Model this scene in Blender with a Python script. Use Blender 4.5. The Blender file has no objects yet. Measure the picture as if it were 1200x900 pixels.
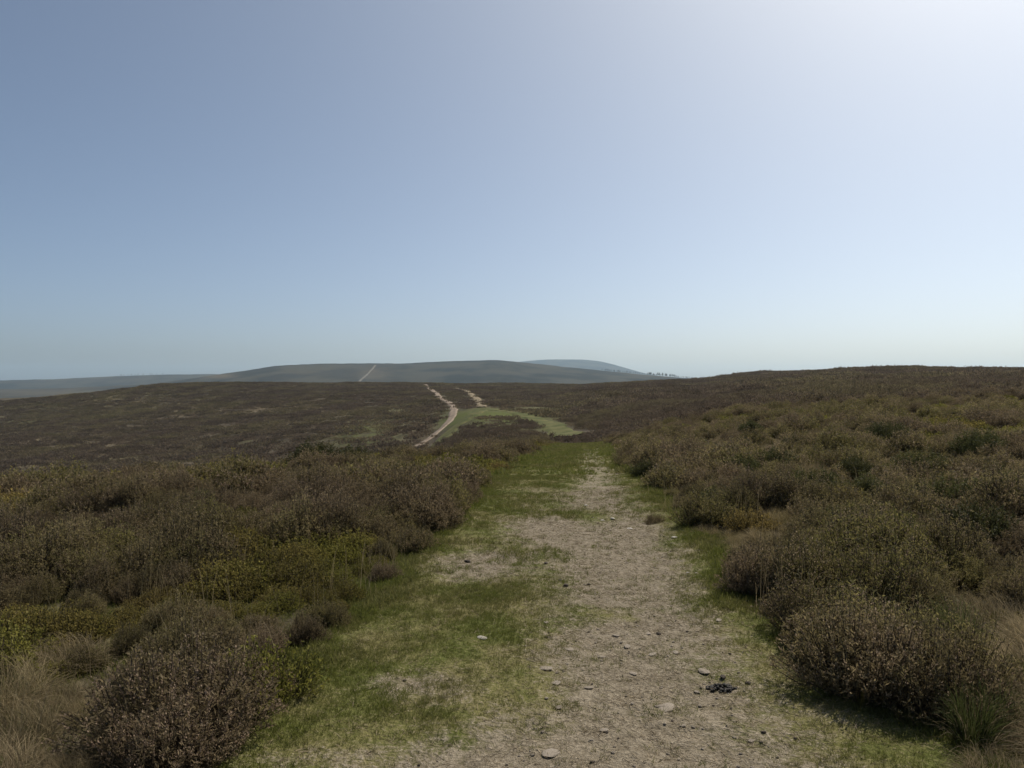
import bpy, math, random
import numpy as np
from mathutils import Vector

# ------------------------------------------------------------------ camera, sky, sun, exposure
scene = bpy.context.scene
COL = scene.collection
F = 906.0                      # focal length in photo pixels (1200 wide)
EYE = 1.6
cam_d = bpy.data.cameras.new("camera"); cam = bpy.data.objects.new("camera", cam_d); COL.objects.link(cam)
cam_d.sensor_width = 36.0; cam_d.lens = 36.0 * F / 1200.0
cam_d.clip_start = 0.05; cam_d.clip_end = 40000.0
cam.location = (0, 0, EYE); cam.rotation_euler = (math.radians(90.0), 0, 0)
scene.camera = cam

SUN_EL, SUN_AZ = math.radians(52.0), math.radians(41.0)      # azimuth clockwise from +Y (view axis)
world = bpy.data.worlds.new("World"); scene.world = world; world.use_nodes = True
wn = world.node_tree.nodes; wl = world.node_tree.links; wn.clear()
sky = wn.new("ShaderNodeTexSky"); sky.sky_type = 'NISHITA'; sky.sun_disc = False
sky.sun_elevation = SUN_EL; sky.sun_rotation = SUN_AZ
sky.altitude = 0.0; sky.air_density = 0.45; sky.dust_density = 2.5; sky.ozone_density = 2.0
bg = wn.new("ShaderNodeBackground"); bg.inputs["Strength"].default_value = 0.136
wo = wn.new("ShaderNodeOutputWorld")
tintn = wn.new('ShaderNodeMix'); tintn.data_type = 'RGBA'; tintn.blend_type = 'MULTIPLY'; tintn.inputs[0].default_value = 1.0
tintn.inputs[7].default_value = (1.0, 1.04, .955, 1)      # white balance of the whole sky
wl.new(sky.outputs[0], tintn.inputs[6]); wl.new(tintn.outputs[2], bg.inputs[0]); wl.new(bg.outputs[0], wo.inputs[0])

sun_d = bpy.data.lights.new("sun", 'SUN'); sun_d.energy = 4.9; sun_d.angle = math.radians(0.6); sun_d.color = (1.0, 0.93, 0.83)
sun = bpy.data.objects.new("sun", sun_d); COL.objects.link(sun); sun.location = (60, 40, 80)
sdir = Vector((math.sin(SUN_AZ)*math.cos(SUN_EL), math.cos(SUN_AZ)*math.cos(SUN_EL), math.sin(SUN_EL)))
sun.rotation_euler = sdir.to_track_quat('Z', 'Y').to_euler()

scene.view_settings.view_transform = 'Standard'; scene.view_settings.look = 'None'
scene.view_settings.exposure = 0.0; scene.view_settings.gamma = 1.0
scene.view_settings.use_curve_mapping = False
scene.render.engine = 'CYCLES'
cy = scene.cycles
cy.max_bounces = 5; cy.diffuse_bounces = 3; cy.glossy_bounces = 1; cy.transmission_bounces = 3
cy.transparent_max_bounces = 6; cy.volume_bounces = 1; cy.caustics_reflective = False; cy.caustics_refractive = False
cy.use_denoising = True

rng = np.random.default_rng(11)
random.seed(5)

# ------------------------------------------------------------------ numeric helpers
def _hash(ix, iy, s):
    h = (ix.astype(np.int64) * 374761393 + iy.astype(np.int64) * 668265263 + s * 974634541) & 0xFFFFFFFF
    h = ((h ^ (h >> 13)) * 1274126177) & 0xFFFFFFFF
    h = (h ^ (h >> 16)) & 0xFFFFFFFF
    return h / 4294967295.0 * 2.0 - 1.0

def vnoise(x, y, s=0):
    x = np.asarray(x, float); y = np.asarray(y, float)
    ix = np.floor(x); iy = np.floor(y); fx = x - ix; fy = y - iy
    fx = fx*fx*fx*(fx*(fx*6-15)+10); fy = fy*fy*fy*(fy*(fy*6-15)+10)
    a = _hash(ix, iy, s); b = _hash(ix+1, iy, s); c = _hash(ix, iy+1, s); d = _hash(ix+1, iy+1, s)
    return (a*(1-fx)+b*fx)*(1-fy) + (c*(1-fx)+d*fx)*fy

def fbm(x, y, s=0, o=4, g=0.5):
    r = 0; a = 1.0; t = 0
    for k in range(o):
        r = r + a*vnoise(np.asarray(x)*2.03**k + 17.3*k, np.asarray(y)*2.03**k - 9.1*k, s+k); t += a; a *= g
    return r/t

def sstep(a, b, x):
    t = np.clip((np.asarray(x, float)-a)/(b-a), 0, 1); return t*t*(3-2*t)

def pchip(xk, yk, x):
    xk = np.asarray(xk, float); yk = np.asarray(yk, float)
    h = np.diff(xk); dl = np.diff(yk)/h; m = np.zeros_like(yk)
    m[0] = dl[0]; m[-1] = dl[-1]
    for i in range(1, len(xk)-1):
        if dl[i-1]*dl[i] > 0:
            w1 = 2*h[i]+h[i-1]; w2 = h[i]+2*h[i-1]
            m[i] = (w1+w2)/(w1/dl[i-1]+w2/dl[i])
    x = np.clip(x, xk[0], xk[-1]); i = np.clip(np.searchsorted(xk, x)-1, 0, len(xk)-2)
    t = (x-xk[i])/h[i]
    return ((2*t**3-3*t**2+1)*yk[i] + (t**3-2*t**2+t)*h[i]*m[i] + (-2*t**3+3*t**2)*yk[i+1] + (t**3-t**2)*h[i]*m[i+1])

# ------------------------------------------------------------------ terrain: ridge profiles (depth, height) along bearings
PROF = {
 -300: [(3,0),(8,-.05),(14,-.55),(20,-1.6),(40,-6),(80,-13),(130,-18),(170,-19),(250,-19),(350,-17),(450,-14),(540,-14)],
 0:    [(3,0),(8,-.05),(14,-.5),(20,-1.5),(40,-5.5),(80,-12),(130,-17),(170,-17.5),(250,-17),(350,-14),(450,-9),(540,-9)],
 110:  [(3,0),(8,-.05),(15,-.5),(21,-1.4),(40,-5.2),(80,-11.8),(130,-16.8),(170,-16.8),(250,-15.2),(350,-11),(440,-4.5),(540,-4.5)],
 200:  [(3,0),(9,-.05),(17,-.55),(24,-1.5),(40,-4.8),(80,-11.3),(130,-16),(170,-15.6),(250,-13),(350,-7.3),(430,1.3),(540,.6)],
 400:  [(3,0),(11,-.08),(22,-.8),(30,-1.7),(45,-4),(80,-8.5),(120,-10.5),(160,-9.8),(220,-7.5),(300,-4),(400,-.4),(470,1.9),(540,1.5)],
 500:  [(3,0),(12,-.08),(20,-.45),(30,-1.3),(50,-3.9),(80,-6.8),(120,-7.8),(170,-6.8),(250,-4.5),(350,-1.5),(480,1.65),(540,1.2)],
 560:  [(3,0),(12,-.05),(20,-.4),(35,-1.55),(55,-3.5),(80,-4.6),(110,-4.3),(150,-3.55),(180,-3.8),(220,-4.8),(270,-3.0),(350,-.6),(470,.7),(540,.3)],
 650:  [(3,0),(12,-.02),(19.6,-.35),(30,-.9),(42,-1.7),(60,-3.5),(80,-4.1),(110,-4.2),(150,-4.3),(220,-3.5),(300,-1.5),(450,.8),(540,.3)],
 700:  [(3,0),(12,-.02),(19.6,-.35),(30,-.85),(42,-1.65),(60,-3.2),(80,-3.4),(110,-3.2),(150,-2.8),(220,-1.4),(320,.6),(400,.9),(540,-1)],
 760:  [(3,0),(12,0),(20,-.2),(40,-1.0),(60,-1.8),(80,-1.9),(120,-1.2),(200,.6),(300,2.2),(370,2.6),(540,0)],
 815:  [(3,0.0),(12,0.02),(20,-0.08),(40,-0.5),(80,-0.96),(120,-0.69),(200,0.26),(280,1.9),(350,3.0),(540,0)],
 900:  [(3,0.0),(10,0.03),(20,0.1),(40,0.15),(80,0.34),(120,0.81),(200,2.36),(300,5.1),(340,5.9),(540,3)],
 1050: [(3,0.0),(10,0.08),(20,0.3),(40,0.6),(80,1.34),(120,2.21),(200,4.26),(280,6.5),(340,7.3),(540,4)],
 1200: [(3,0.0),(10,0.1),(20,0.35),(40,0.8),(80,1.84),(120,2.71),(180,4.12),(250,5.6),(340,7.1),(540,4)],
 1500: [(3,0.0),(10,0.1),(20,0.4),(40,0.9),(80,1.84),(120,2.71),(180,4.12),(250,5.6),(340,6.9),(540,4)],
}
LX = np.array(sorted(PROF))
DA = np.exp(np.linspace(math.log(3), math.log(540), 90))
colz = np.array([pchip(np.log([p[0] for p in PROF[x]]), [p[1] for p in PROF[x]], np.log(DA)) for x in LX])
XF = np.arange(-900, 2101, 10.0)
A = np.array([pchip(LX, colz[:, j], np.clip(XF, LX[0], LX[-1])) for j in range(len(DA))]).T
def ridge(pts, x): return pchip([p[0] for p in pts], [p[1] for p in pts], x)
Y1 = ridge([(-900,457),(0,456),(150,452),(240,441),(290,433),(330,427.8),(380,426.2),(430,427),(470,427),(520,423.8),(560,421.6),(590,421.6),(620,424.5),(660,428.5),(700,433),(750,437.5),(800,441.8),(830,444.5),(900,450),(1200,455),(2100,456)], XF)
Y2 = ridge([(-900,452),(-200,449),(0,446),(60,444.6),(110,441.6),(160,439.6),(210,437.6),(260,438),(330,440),(450,446),(560,450),(700,455),(2100,456)], XF)
Y3 = ridge([(-900,456),(400,455),(480,446),(560,430),(600,425),(640,421),(690,421.2),(712,424.5),(735,431.5),(755,437.5),(785,442),(830,447),(900,455),(2100,456)], XF)
Z1 = EYE+2500*(450-Y1)/F; Z2 = EYE+4000*(450-Y2)/F; Z3 = EYE+7500*(450-Y3)/F
LD = np.linspace(math.log(3), math.log(11000), 520)
TAB = np.zeros((len(XF), len(LD)))
for i in range(len(XF)):
    kd = list(DA) + [700, 950, 1500, 2000, 2500, 2800, 3200, 4000, 4400, 5500, 6500, 7500, 8200, 9500, 11000]
    kz = list(A[i]) + [A[i][-1]-14, -42, -50, Z1[i]*.6-18, Z1[i], Z1[i]-6, min(Z1[i], 0)-40, Z2[i], Z2[i]-8, -62, Z3[i]*.55-25, Z3[i], Z3[i]-15, -70, -75]
    TAB[i] = pchip(np.log(kd), kz, LD)
for _ in range(2):
    T = TAB.copy(); TAB[1:-1] = .25*T[:-2]+.5*T[1:-1]+.25*T[2:]
    T = TAB.copy(); TAB[:, 1:-1] = .25*T[:, :-2]+.5*T[:, 1:-1]+.25*T[:, 2:]
THMAX = math.atan(1490/F)

def base_z(x, y):
    x = np.asarray(x, float); y = np.asarray(y, float)
    r = np.hypot(x, y)+1e-6; th = np.arctan2(x, y); thc = np.clip(th, -THMAX, THMAX)
    px = 600+F*np.tan(thc); d = np.clip(r*np.cos(thc), 3.0, 10990)
    u = np.clip((px-XF[0])/10.0, 0, len(XF)-1.001); v = np.clip((np.log(d)-LD[0])/(LD[1]-LD[0]), 0, len(LD)-1.001)
    i = u.astype(int); j = v.astype(int); fu = u-i; fv = v-j
    z = (TAB[i, j]*(1-fu)+TAB[i+1, j]*fu)*(1-fv)+(TAB[i, j+1]*(1-fu)+TAB[i+1, j+1]*fu)*fv
    w = sstep(1.25, 2.0, np.abs(th))
    return z*(1-w) + w*(-0.004*np.minimum(r, 6000))

# walked track: left and right verge by depth
EDGE = np.array([(1.0,-1.5,2.1),(3.22,-1.37,1.95),(4.14,-1.2,1.62),(5.0,-1.1,1.6),(6.3,-.92,1.66),(8.05,-.75,1.9),(10.35,-.6,2.02),(14,-.36,2.2),(19.6,.22,2.65),(30,1.25,3.7),(42,2.55,4.95),(55,3.4,5.8),(64,3.9,6.2)])
def edges(d):
    ld = np.log(np.clip(d, 1.0, 64)); k = np.log(EDGE[:, 0])
    w = .10*vnoise(d*1.3, d*0+3.3, 40)+.07*vnoise(d*3.1, d*0+8.1, 41)
    w2 = .10*vnoise(d*1.2, d*0+33.3, 42)+.07*vnoise(d*2.9, d*0+81, 43)
    return np.interp(ld, k, EDGE[:, 1])+w, np.interp(ld, k, EDGE[:, 2])+w2
def path_in(x, y, m=0.0):
    """signed distance inside the track (positive = inside)"""
    xl, xr = edges(y)
    s = np.minimum(x-(xl-m), (xr+m)-x)
    return np.where((y > .8) & (y < 62), s, -9.0)

def ground_z(x, y, under=True):
    z = base_z(x, y); r = np.hypot(x, y)
    z = z + .035*fbm(x*1.1, y*1.1, 3, 3)*sstep(0, .5, -path_in(x, y)) + .12*fbm(x*.3, y*.3, 5, 2)*sstep(.2, 2.5, -path_in(x, y))*sstep(2, 10, r)
    z = z + .5*fbm(x/16, y/16, 7, 2)*sstep(25, 90, r)*sstep(1, 8, -path_in(x, y)) + 1.5*fbm(x/60, y/60, 8, 3)*sstep(120, 300, r)
    z = z + 5*fbm(x/420, y/420, 9, 3)*sstep(900, 2000, r)
    if under: z = z - .06*sstep(.0, .12, path_in(x, y))
    return z

# ------------------------------------------------------------------ mesh helpers
def mesh_np(name, V, Fq, mats=(), mi=None, smooth=False, attrs=None):
    V = np.ascontiguousarray(V, np.float32); Fq = np.ascontiguousarray(Fq, np.int32)
    me = bpy.data.meshes.new(name); n, k = Fq.shape
    me.vertices.add(len(V)); me.vertices.foreach_set("co", V.ravel())
    me.loops.add(n*k); me.loops.foreach_set("vertex_index", Fq.ravel())
    me.polygons.add(n); me.polygons.foreach_set("loop_start", np.arange(0, n*k, k, dtype=np.int32))
    for m in mats: me.materials.append(m)
    if mi is not None: me.polygons.foreach_set("material_index", np.ascontiguousarray(mi, np.int32))
    if smooth: me.polygons.foreach_set("use_smooth", np.ones(n, bool))
    for an, (dom, a) in (attrs or {}).items():
        t = me.attributes.new(an, 'FLOAT', dom); t.data.foreach_set("value", np.ascontiguousarray(a, np.float32))
    me.update(calc_edges=True)
    return me

def quads(name, Q, tint, mats, mi=None):
    """loose quads (N,4,3) with a per-face tint"""
    n = len(Q)
    return mesh_np(name, Q.reshape(-1, 3), np.arange(4*n).reshape(n, 4), mats, mi, False, {"tint": ('FACE', tint)})

def obj(name, me, parent=None, loc=(0, 0, 0), rz=0.0, sc=1.0):
    o = bpy.data.objects.new(name, me); COL.objects.link(o)
    o.location = loc; o.rotation_euler = (0, 0, rz)
    o.scale = (sc, sc, sc) if np.isscalar(sc) else sc
    if parent: o.parent = parent
    return o
def tag(o, label=None, cat=None, group=None, kind=None):
    if label: o["label"] = label
    if cat: o["category"] = cat
    if group: o["group"] = group
    if kind: o["kind"] = kind
    return o

# ------------------------------------------------------------------ materials
class NT:
    def __init__(s, name):
        s.m = bpy.data.materials.new(name); s.m.use_nodes = True; s.t = s.m.node_tree; s.t.nodes.clear()
    def n(s, typ, **kw):
        nd = s.t.nodes.new(typ)
        for k, v in kw.items(): setattr(nd, k, v)
        return nd
    def l(s, a, b): s.t.links.new(a, b)
    def val(s, sock, v):
        if hasattr(v, "is_linked") or hasattr(v, "links"): s.l(v, sock)
        else: sock.default_value = v
    def math(s, op, a, b=0.0, clamp=False):
        nd = s.n("ShaderNodeMath", operation=op); nd.use_clamp = clamp; s.val(nd.inputs[0], a); s.val(nd.inputs[1], b); return nd.outputs[0]
    def mix(s, f, a, b):
        nd = s.n("ShaderNodeMix", data_type='RGBA'); s.val(nd.inputs[0], f)
        s.val(nd.inputs[6], a if not isinstance(a, tuple) else (*a, 1)); s.val(nd.inputs[7], b if not isinstance(b, tuple) else (*b, 1)); return nd.outputs[2]
    def ramp(s, f, a, b):
        nd = s.n("ShaderNodeMapRange"); nd.interpolation_type = 'SMOOTHSTEP'; s.val(nd.inputs[0], f); nd.inputs[1].default_value = a; nd.inputs[2].default_value = b; return nd.outputs[0]
    def noise(s, scale, detail=4.0, rough=.55, vec=None, off=None):
        nd = s.n("ShaderNodeTexNoise"); nd.inputs["Scale"].default_value = scale; nd.inputs["Detail"].default_value = detail; nd.inputs["Roughness"].default_value = rough
        if vec is not None: s.l(vec, nd.inputs["Vector"])
        return nd.outputs["Fac"]
    def attr(s, name):
        nd = s.n("ShaderNodeAttribute", attribute_name=name); return nd.outputs["Fac"]
    def pos(s): return s.n("ShaderNodeNewGeometry").outputs["Position"]
    def out(s, sh): 
        o = s.n("ShaderNodeOutputMaterial"); s.l(sh, o.inputs[0]); return s.m

def leaf_mat(name, c0, c1, c2, c3, trans=.3, rough=.7, patch=.35, spec=.15, patchscale=.5, rw=.7):
    """plant tissue: per-leaf tint, per-plant shift, wide patches over the moor"""
    k = NT(name); tint = k.attr("tint"); rnd = k.n("ShaderNodeObjectInfo").outputs["Random"]; p = k.pos()
    a = k.mix(tint, c0, c1); b = k.mix(tint, c2, c3)
    f = k.math('MULTIPLY', k.ramp(k.noise(patchscale, 3, .6, p), patch, patch+.3), .75)
    f = k.math('ADD', f, k.math('MULTIPLY', k.math('SUBTRACT', k.noise(patchscale*.17, 4, .6, p), .5), 1.6))
    f = k.math('ADD', f, k.math('MULTIPLY', k.math('SUBTRACT', rnd, .5), rw), True)
    c = k.mix(f, a, b)
    wv = k.n('ShaderNodeTexWhiteNoise', noise_dimensions='1D'); k.l(rnd, wv.inputs['W'])
    vm = k.n('ShaderNodeVectorMath', operation='SCALE'); k.l(c, vm.inputs[0]); k.l(k.math('ADD', .72, k.math('MULTIPLY', wv.outputs['Value'], .56)), vm.inputs['Scale']); c = vm.outputs[0]
    bs = k.n("ShaderNodeBsdfPrincipled"); k.l(c, bs.inputs["Base Color"]); bs.inputs["Roughness"].default_value = rough
    bs.inputs["Specular IOR Level"].default_value = spec
    tr = k.n("ShaderNodeBsdfTranslucent"); k.l(c, tr.inputs[0])
    mx = k.n("ShaderNodeMixShader"); mx.inputs[0].default_value = trans; k.l(bs.outputs[0], mx.inputs[1]); k.l(tr.outputs[0], mx.inputs[2])
    return k.out(mx.outputs[0])

M_heath  = leaf_mat("heather_leaf", (.096,.074,.041),(.208,.160,.091),(.090,.087,.027),(.216,.188,.066), trans=.46)
M_flower = leaf_mat("heather_flower", (.17,.122,.085),(.37,.275,.195),(.17,.130,.078),(.35,.275,.175), trans=.4)
M_stem   = leaf_mat("heather_stem", (.050,.036,.026),(.10,.075,.055),(.04,.03,.022),(.08,.065,.05), trans=.0)
M_bilb   = leaf_mat("bilberry_leaf", (.094,.096,.020),(.215,.200,.046),(.115,.084,.030),(.235,.176,.060), trans=.48)
M_gorse  = leaf_mat("gorse_spine", (.046,.050,.017),(.098,.100,.036),(.054,.056,.019),(.11,.106,.038), trans=.3)
M_straw  = leaf_mat("dry_grass", (.15,.118,.068),(.34,.27,.165),(.12,.098,.048),(.26,.21,.10), trans=.4)
M_rush   = leaf_mat("rush_blade", (.050,.060,.018),(.11,.125,.04),(.10,.09,.035),(.19,.165,.07), trans=.3)
M_turf   = leaf_mat("turf_blade", (.080,.093,.017),(.156,.170,.040),(.115,.112,.034),(.21,.185,.080), trans=.42, patchscale=1.7, patch=.36)
M_litter = leaf_mat("straw_litter", (.14,.105,.065),(.30,.24,.15),(.12,.09,.055),(.24,.19,.12), trans=.15)
M_farh   = leaf_mat("far_heather_leaf", (.072,.055,.040),(.145,.110,.078),(.102,.090,.044),(.205,.172,.090), trans=.45, rw=.4, patchscale=.05, patch=.40)

def ground_mat():
    k = NT("moor_ground"); p = k.pos(); far = k.attr("far"); mp = k.n("ShaderNodeMapping"); k.l(p, mp.inputs[0]); mp.inputs["Scale"].default_value = (1, 1, 0); v = mp.outputs[0]
    n1 = k.noise(.006, 5, .6, v); n2 = k.noise(.045, 5, .62, v); n3 = k.noise(.45, 4, .65, v); n4 = k.noise(4.0, 4, .6, v)
    c = k.mix(k.ramp(n2, .38, .62), (.062,.050,.036), (.094,.077,.053))
    c = k.mix(k.math('MULTIPLY', k.ramp(n1, .45, .65), .7), c, (.078,.072,.036))
    c = k.mix(k.math('MULTIPLY', k.ramp(n3, .50, .72), .55), c, (.118,.095,.062))
    c = k.mix(k.math('MULTIPLY', k.ramp(n3, .50, .30), .6), c, (.040,.032,.024))
    c = k.mix(k.math('MULTIPLY', k.ramp(n4, .45, .7), .3), c, (.030,.025,.016))
    dry = k.math('MULTIPLY', k.attr("dry"), k.ramp(k.math('ADD', n3, n2), .70, 1.25))
    c = k.mix(dry, c, (.165,.128,.078))
    gr = k.math('MULTIPLY', k.attr("green"), k.ramp(k.math('ADD', n3, n2), .60, 1.2))
    c = k.mix(gr, c, (.074,.084,.026))
    c = k.mix(k.math('MULTIPLY', far, k.math('SUBTRACT', 1.0, k.math('MULTIPLY', k.attr('dry'), .75), True)), c, k.mix(k.ramp(n1, .4, .6), (.015,.017,.014), (.044,.041,.029)))
    bs = k.n("ShaderNodeBsdfPrincipled"); k.l(c, bs.inputs["Base Color"]); bs.inputs["Roughness"].default_value = .95; bs.inputs["Specular IOR Level"].default_value = .05
    b = k.n("ShaderNodeBump"); b.inputs["Strength"].default_value = .8; b.inputs["Distance"].default_value = .3
    k.l(k.math('ADD', n3, k.math('MULTIPLY', n4, .25)), b.inputs["Height"]); k.l(b.outputs[0], bs.inputs["Normal"])
    return k.out(bs.outputs[0])

def path_mat():
    k = NT("trodden_path"); p = k.pos(); mp = k.n("ShaderNodeMapping"); k.l(p, mp.inputs[0]); mp.inputs["Scale"].default_value = (1, 1, .2); v = mp.outputs[0]
    na = k.noise(1.7, 5, .62, v); nb = k.noise(9, 5, .65, v); nc = k.noise(45, 4, .65, v); nd = k.noise(160, 2, .6, v)
    bare = k.math('ADD', k.attr("bare"), k.math('MULTIPLY', k.math('SUBTRACT', k.math('ADD', na, nb), 1.0), 1.15))
    bare = k.math('ADD', bare, k.math('MULTIPLY', k.math('SUBTRACT', nc, .5), 1.3))
    bf = k.ramp(bare, .18, .80)
    soil = k.mix(k.ramp(nb, .35, .65), (.160,.133,.092), (.236,.200,.145))
    soil = k.mix(k.ramp(nc, .52, .72), soil, (.33,.285,.215))
    soil = k.mix(k.math('MULTIPLY', k.ramp(nc, .46, .32), .75), soil, (.095,.074,.050))
    soil = k.mix(k.math('MULTIPLY', k.ramp(nd, .5, .7), .5), soil, (.11,.085,.06))
    turf = k.mix(k.ramp(na, .36, .60), (.086,.098,.022), (.158,.142,.056))
    turf = k.mix(k.math('MULTIPLY', k.ramp(nc, .50, .70), .7), turf, (.21,.178,.095))
    turf = k.mix(k.math('MULTIPLY', k.ramp(nc, .48, .34), .8), turf, (.055,.056,.020))
    c = k.mix(bf, turf, soil)
    bs = k.n("ShaderNodeBsdfPrincipled"); k.l(c, bs.inputs["Base Color"]); bs.inputs["Roughness"].default_value = .95; bs.inputs["Specular IOR Level"].default_value = .1
    b = k.n("ShaderNodeBump"); b.inputs["Strength"].default_value = 1.0; b.inputs["Distance"].default_value = .03
    k.l(k.math('ADD', k.math('ADD', nb, k.math('MULTIPLY', nc, .6)), k.math('MULTIPLY', nd, .2)), b.inputs["Height"]); k.l(b.outputs[0], bs.inputs["Normal"])
    return k.out(bs.outputs[0])

def track_mat(name, a, b_, scale=.5):
    k = NT(name); p = k.pos(); n1 = k.noise(scale, 5, .65, p); n2 = k.noise(scale*7, 4, .6, p)
    c = k.mix(k.ramp(n1, .38, .62), a, b_); c = k.mix(k.math('MULTIPLY', k.ramp(n2, .5, .7), .35), c, tuple(x*.55 for x in a))
    bs = k.n("ShaderNodeBsdfPrincipled"); k.l(c, bs.inputs["Base Color"]); bs.inputs["Roughness"].default_value = .95; bs.inputs["Specular IOR Level"].default_value = .05
    return k.out(bs.outputs[0])

def solid_mat(name, a, b_, scale, rough=.8, spec=.3, bump=.004):
    k = NT(name); tc = k.n("ShaderNodeTexCoord").outputs["Object"]; n1 = k.noise(scale, 5, .65, tc)
    rnd = k.n("ShaderNodeObjectInfo").outputs["Random"]
    c = k.mix(k.math('ADD', k.ramp(n1, .35, .65), k.math('MULTIPLY', k.math('SUBTRACT', rnd, .5), .6), True), a, b_)
    bs = k.n("ShaderNodeBsdfPrincipled"); k.l(c, bs.inputs["Base Color"]); bs.inputs["Roughness"].default_value = rough; bs.inputs["Specular IOR Level"].default_value = spec
    b = k.n("ShaderNodeBump"); b.inputs["Distance"].default_value = bump; k.l(n1, b.inputs["Height"]); k.l(b.outputs[0], bs.inputs["Normal"])
    return k.out(bs.outputs[0])

M_ground = ground_mat(); M_path = path_mat()
M_sand = track_mat("sandy_track", (.175,.138,.105), (.245,.198,.152)); M_greentrk = track_mat("green_track", (.060,.068,.024), (.112,.106,.045), .22)
M_faint = track_mat("worn_track", (.15,.125,.08), (.22,.18,.12)); M_fartrk = track_mat("far_track", (.10,.09,.072), (.15,.135,.11), .05)
M_stone = solid_mat("sandstone", (.17,.14,.105), (.27,.23,.18), 14); M_pale = solid_mat("pale_stone", (.33,.30,.25), (.48,.44,.38), 18)
M_dung = solid_mat("dung", (.010,.009,.008), (.028,.024,.02), 40, .65, .2); M_peat = solid_mat("peat", (.030,.023,.017), (.070,.052,.036), 25)
M_bark = solid_mat("pine_bark", (.05,.036,.026), (.09,.065,.045), 2); M_pine = leaf_mat("pine_needle", (.016,.026,.014),(.035,.05,.025),(.02,.03,.014),(.04,.05,.024), trans=.1)

# ------------------------------------------------------------------ pixel -> ground (used for placing; distance comes from the ground it meets)
def on_ground(px, py, dmin=2.0, dmax=600.0):
    d = np.exp(np.linspace(math.log(dmin), math.log(dmax), 4000)); x = d*(px-600)/F
    zr = EYE-d*(py-450)/F; z = base_z(x, d)
    hit = np.where(z >= zr)[0]
    i = hit[0] if len(hit) else len(d)-1
    return x[i], d[i]

# ------------------------------------------------------------------ ground sheet
th = np.concatenate([np.linspace(-math.pi, -.80, 44)[:-1], np.linspace(-.80, .80, 560), np.linspace(.80, math.pi, 44)[1:]])
rr = np.concatenate([[.001], np.exp(np.linspace(math.log(.4), math.log(11000), 520))])
TH, RR = np.meshgrid(th, rr, indexing='ij')
GX = RR*np.sin(TH); GY = RR*np.cos(TH); GZ = ground_z(GX, GY)
nt_, nr_ = TH.shape
I = np.arange(nt_*nr_).reshape(nt_, nr_)
FQ = np.stack([I[:-1, :-1], I[:-1, 1:], I[1:, 1:], I[1:, :-1]], -1).reshape(-1, 4)
dd = np.maximum(GY, .5); PX = 600+F*GX/dd; PY = 450+F*(EYE-GZ)/dd
front = GY > .5
def blob(px, py, sx, sy, amp=1.0, dmin=60, dmax=700, rot=0.0):
    """meadow patch around the ground seen at that pixel, with its extent on the ground"""
    ux = (PX-px); uy = (PY-py); c, s = math.cos(rot), math.sin(rot)
    a = (ux*c+uy*s)/sx; b = (-ux*s+uy*c)/sy
    return np.where(front & (GY > dmin) & (GY < dmax), amp*np.exp(-(a*a+b*b)), 0)
green = blob(425,512,40,16,1.2)+blob(300,520,30,6,.5)+blob(578,490,62,12,1.5)+blob(645,500,16,7,1.0)+blob(40,500,60,12,.45)+blob(530,500,14,14,.6)+blob(440,488,30,12,.4)+blob(660,480,30,6,.5)+blob(470,476,14,22,.35)
dry = blob(130,468,60,6,.7)+blob(60,520,160,24,.45)+blob(240,480,90,8,.4)+blob(330,478,60,5,.4)+blob(700,466,40,4,.4)+blob(1000,500,160,20,.35,40)+blob(820,515,80,12,.4,30)+blob(930,475,160,8,.3,60)+blob(485,500,20,24,.4)
dry += blob(438,437,20,10,.6,1500,3200)+blob(260,441,22,3,1.0,1500,5000)+blob(60,460,120,6,.6,900,3000)+blob(370,437,60,10,.28,1500,3200)+blob(120,445,120,5,.35,3200,5000)
rgn = sstep(.2, .75, fbm(GX/38, GY/90, 60, 4)); dry = dry + .40*rgn*sstep(60, 140, RR)*(1-sstep(900, 1500, RR)); green = green + .16*sstep(.0, .7, fbm(GX/55, GY/120, 66, 3))*sstep(50, 120, RR)*(1-sstep(900, 1500, RR))
near = 1-sstep(30, 80, RR)
green = green + near*sstep(-.5, .1, path_in(GX, GY))*1.2 + near*.35*sstep(0, .5, fbm(GX/2.5, GY/2.5, 71, 3)); dry = dry + near*.5*sstep(-.1, .5, fbm(GX/3, GY/3, 72, 3))
me = mesh_np("ground", np.stack([GX, GY, GZ], -1).reshape(-1, 3), FQ, [M_ground], None, True, {"green": ('POINT', green.ravel()), "dry": ('POINT', dry.ravel()), "far": ('POINT', sstep(900, 1500, RR).ravel())})
tag(obj("ground", me), kind="structure")

# ------------------------------------------------------------------ near path sheet
def bare_f(x, d):
    k = np.log([2.0, 3.2, 4.14, 5.8, 7.6, 11.1, 19, 30, 42])
    c = np.interp(np.log(np.clip(d, 2, 60)), k, [.45, .50, .68, .86, 1.0, 1.22, 1.95, 2.9, 4.0])
    w = np.interp(np.log(np.clip(d, 2, 60)), k, [.95, .90, .66, .62, .70, .55, .42, .38, .35])
    b = np.interp(d, [0, 9, 12, 17, 45], [1.0, .95, .72, .52, .42])*np.exp(-np.abs((x-c)/w)**2.6)
    def e(X, D, sx, sd, a): return a*np.exp(-((x-X)/sx)**2-((d-D)/sd)**2)
    b = b + e(-.57, 4.12, .28, .26, .75)+e(-.30, 6.9, .45, .65, 1.0)+e(.25, 8.6, .5, .9, .8)+e(-.1, 3.15, .6, .32, .7)+e(.35, 11.2, .4, 1.2, .4)+e(-1.0, 3.25, .2, .15, .4)
    b = b - e(.66, 5.35, .28, .22, .6) - e(.95, 9.4, .35, .5, .75) - e(.12, 3.9, .2, .5, .35)
    return b
dp = np.exp(np.linspace(math.log(1.0), math.log(64), 460)); tp = np.linspace(-.10, 1.10, 190)
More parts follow.
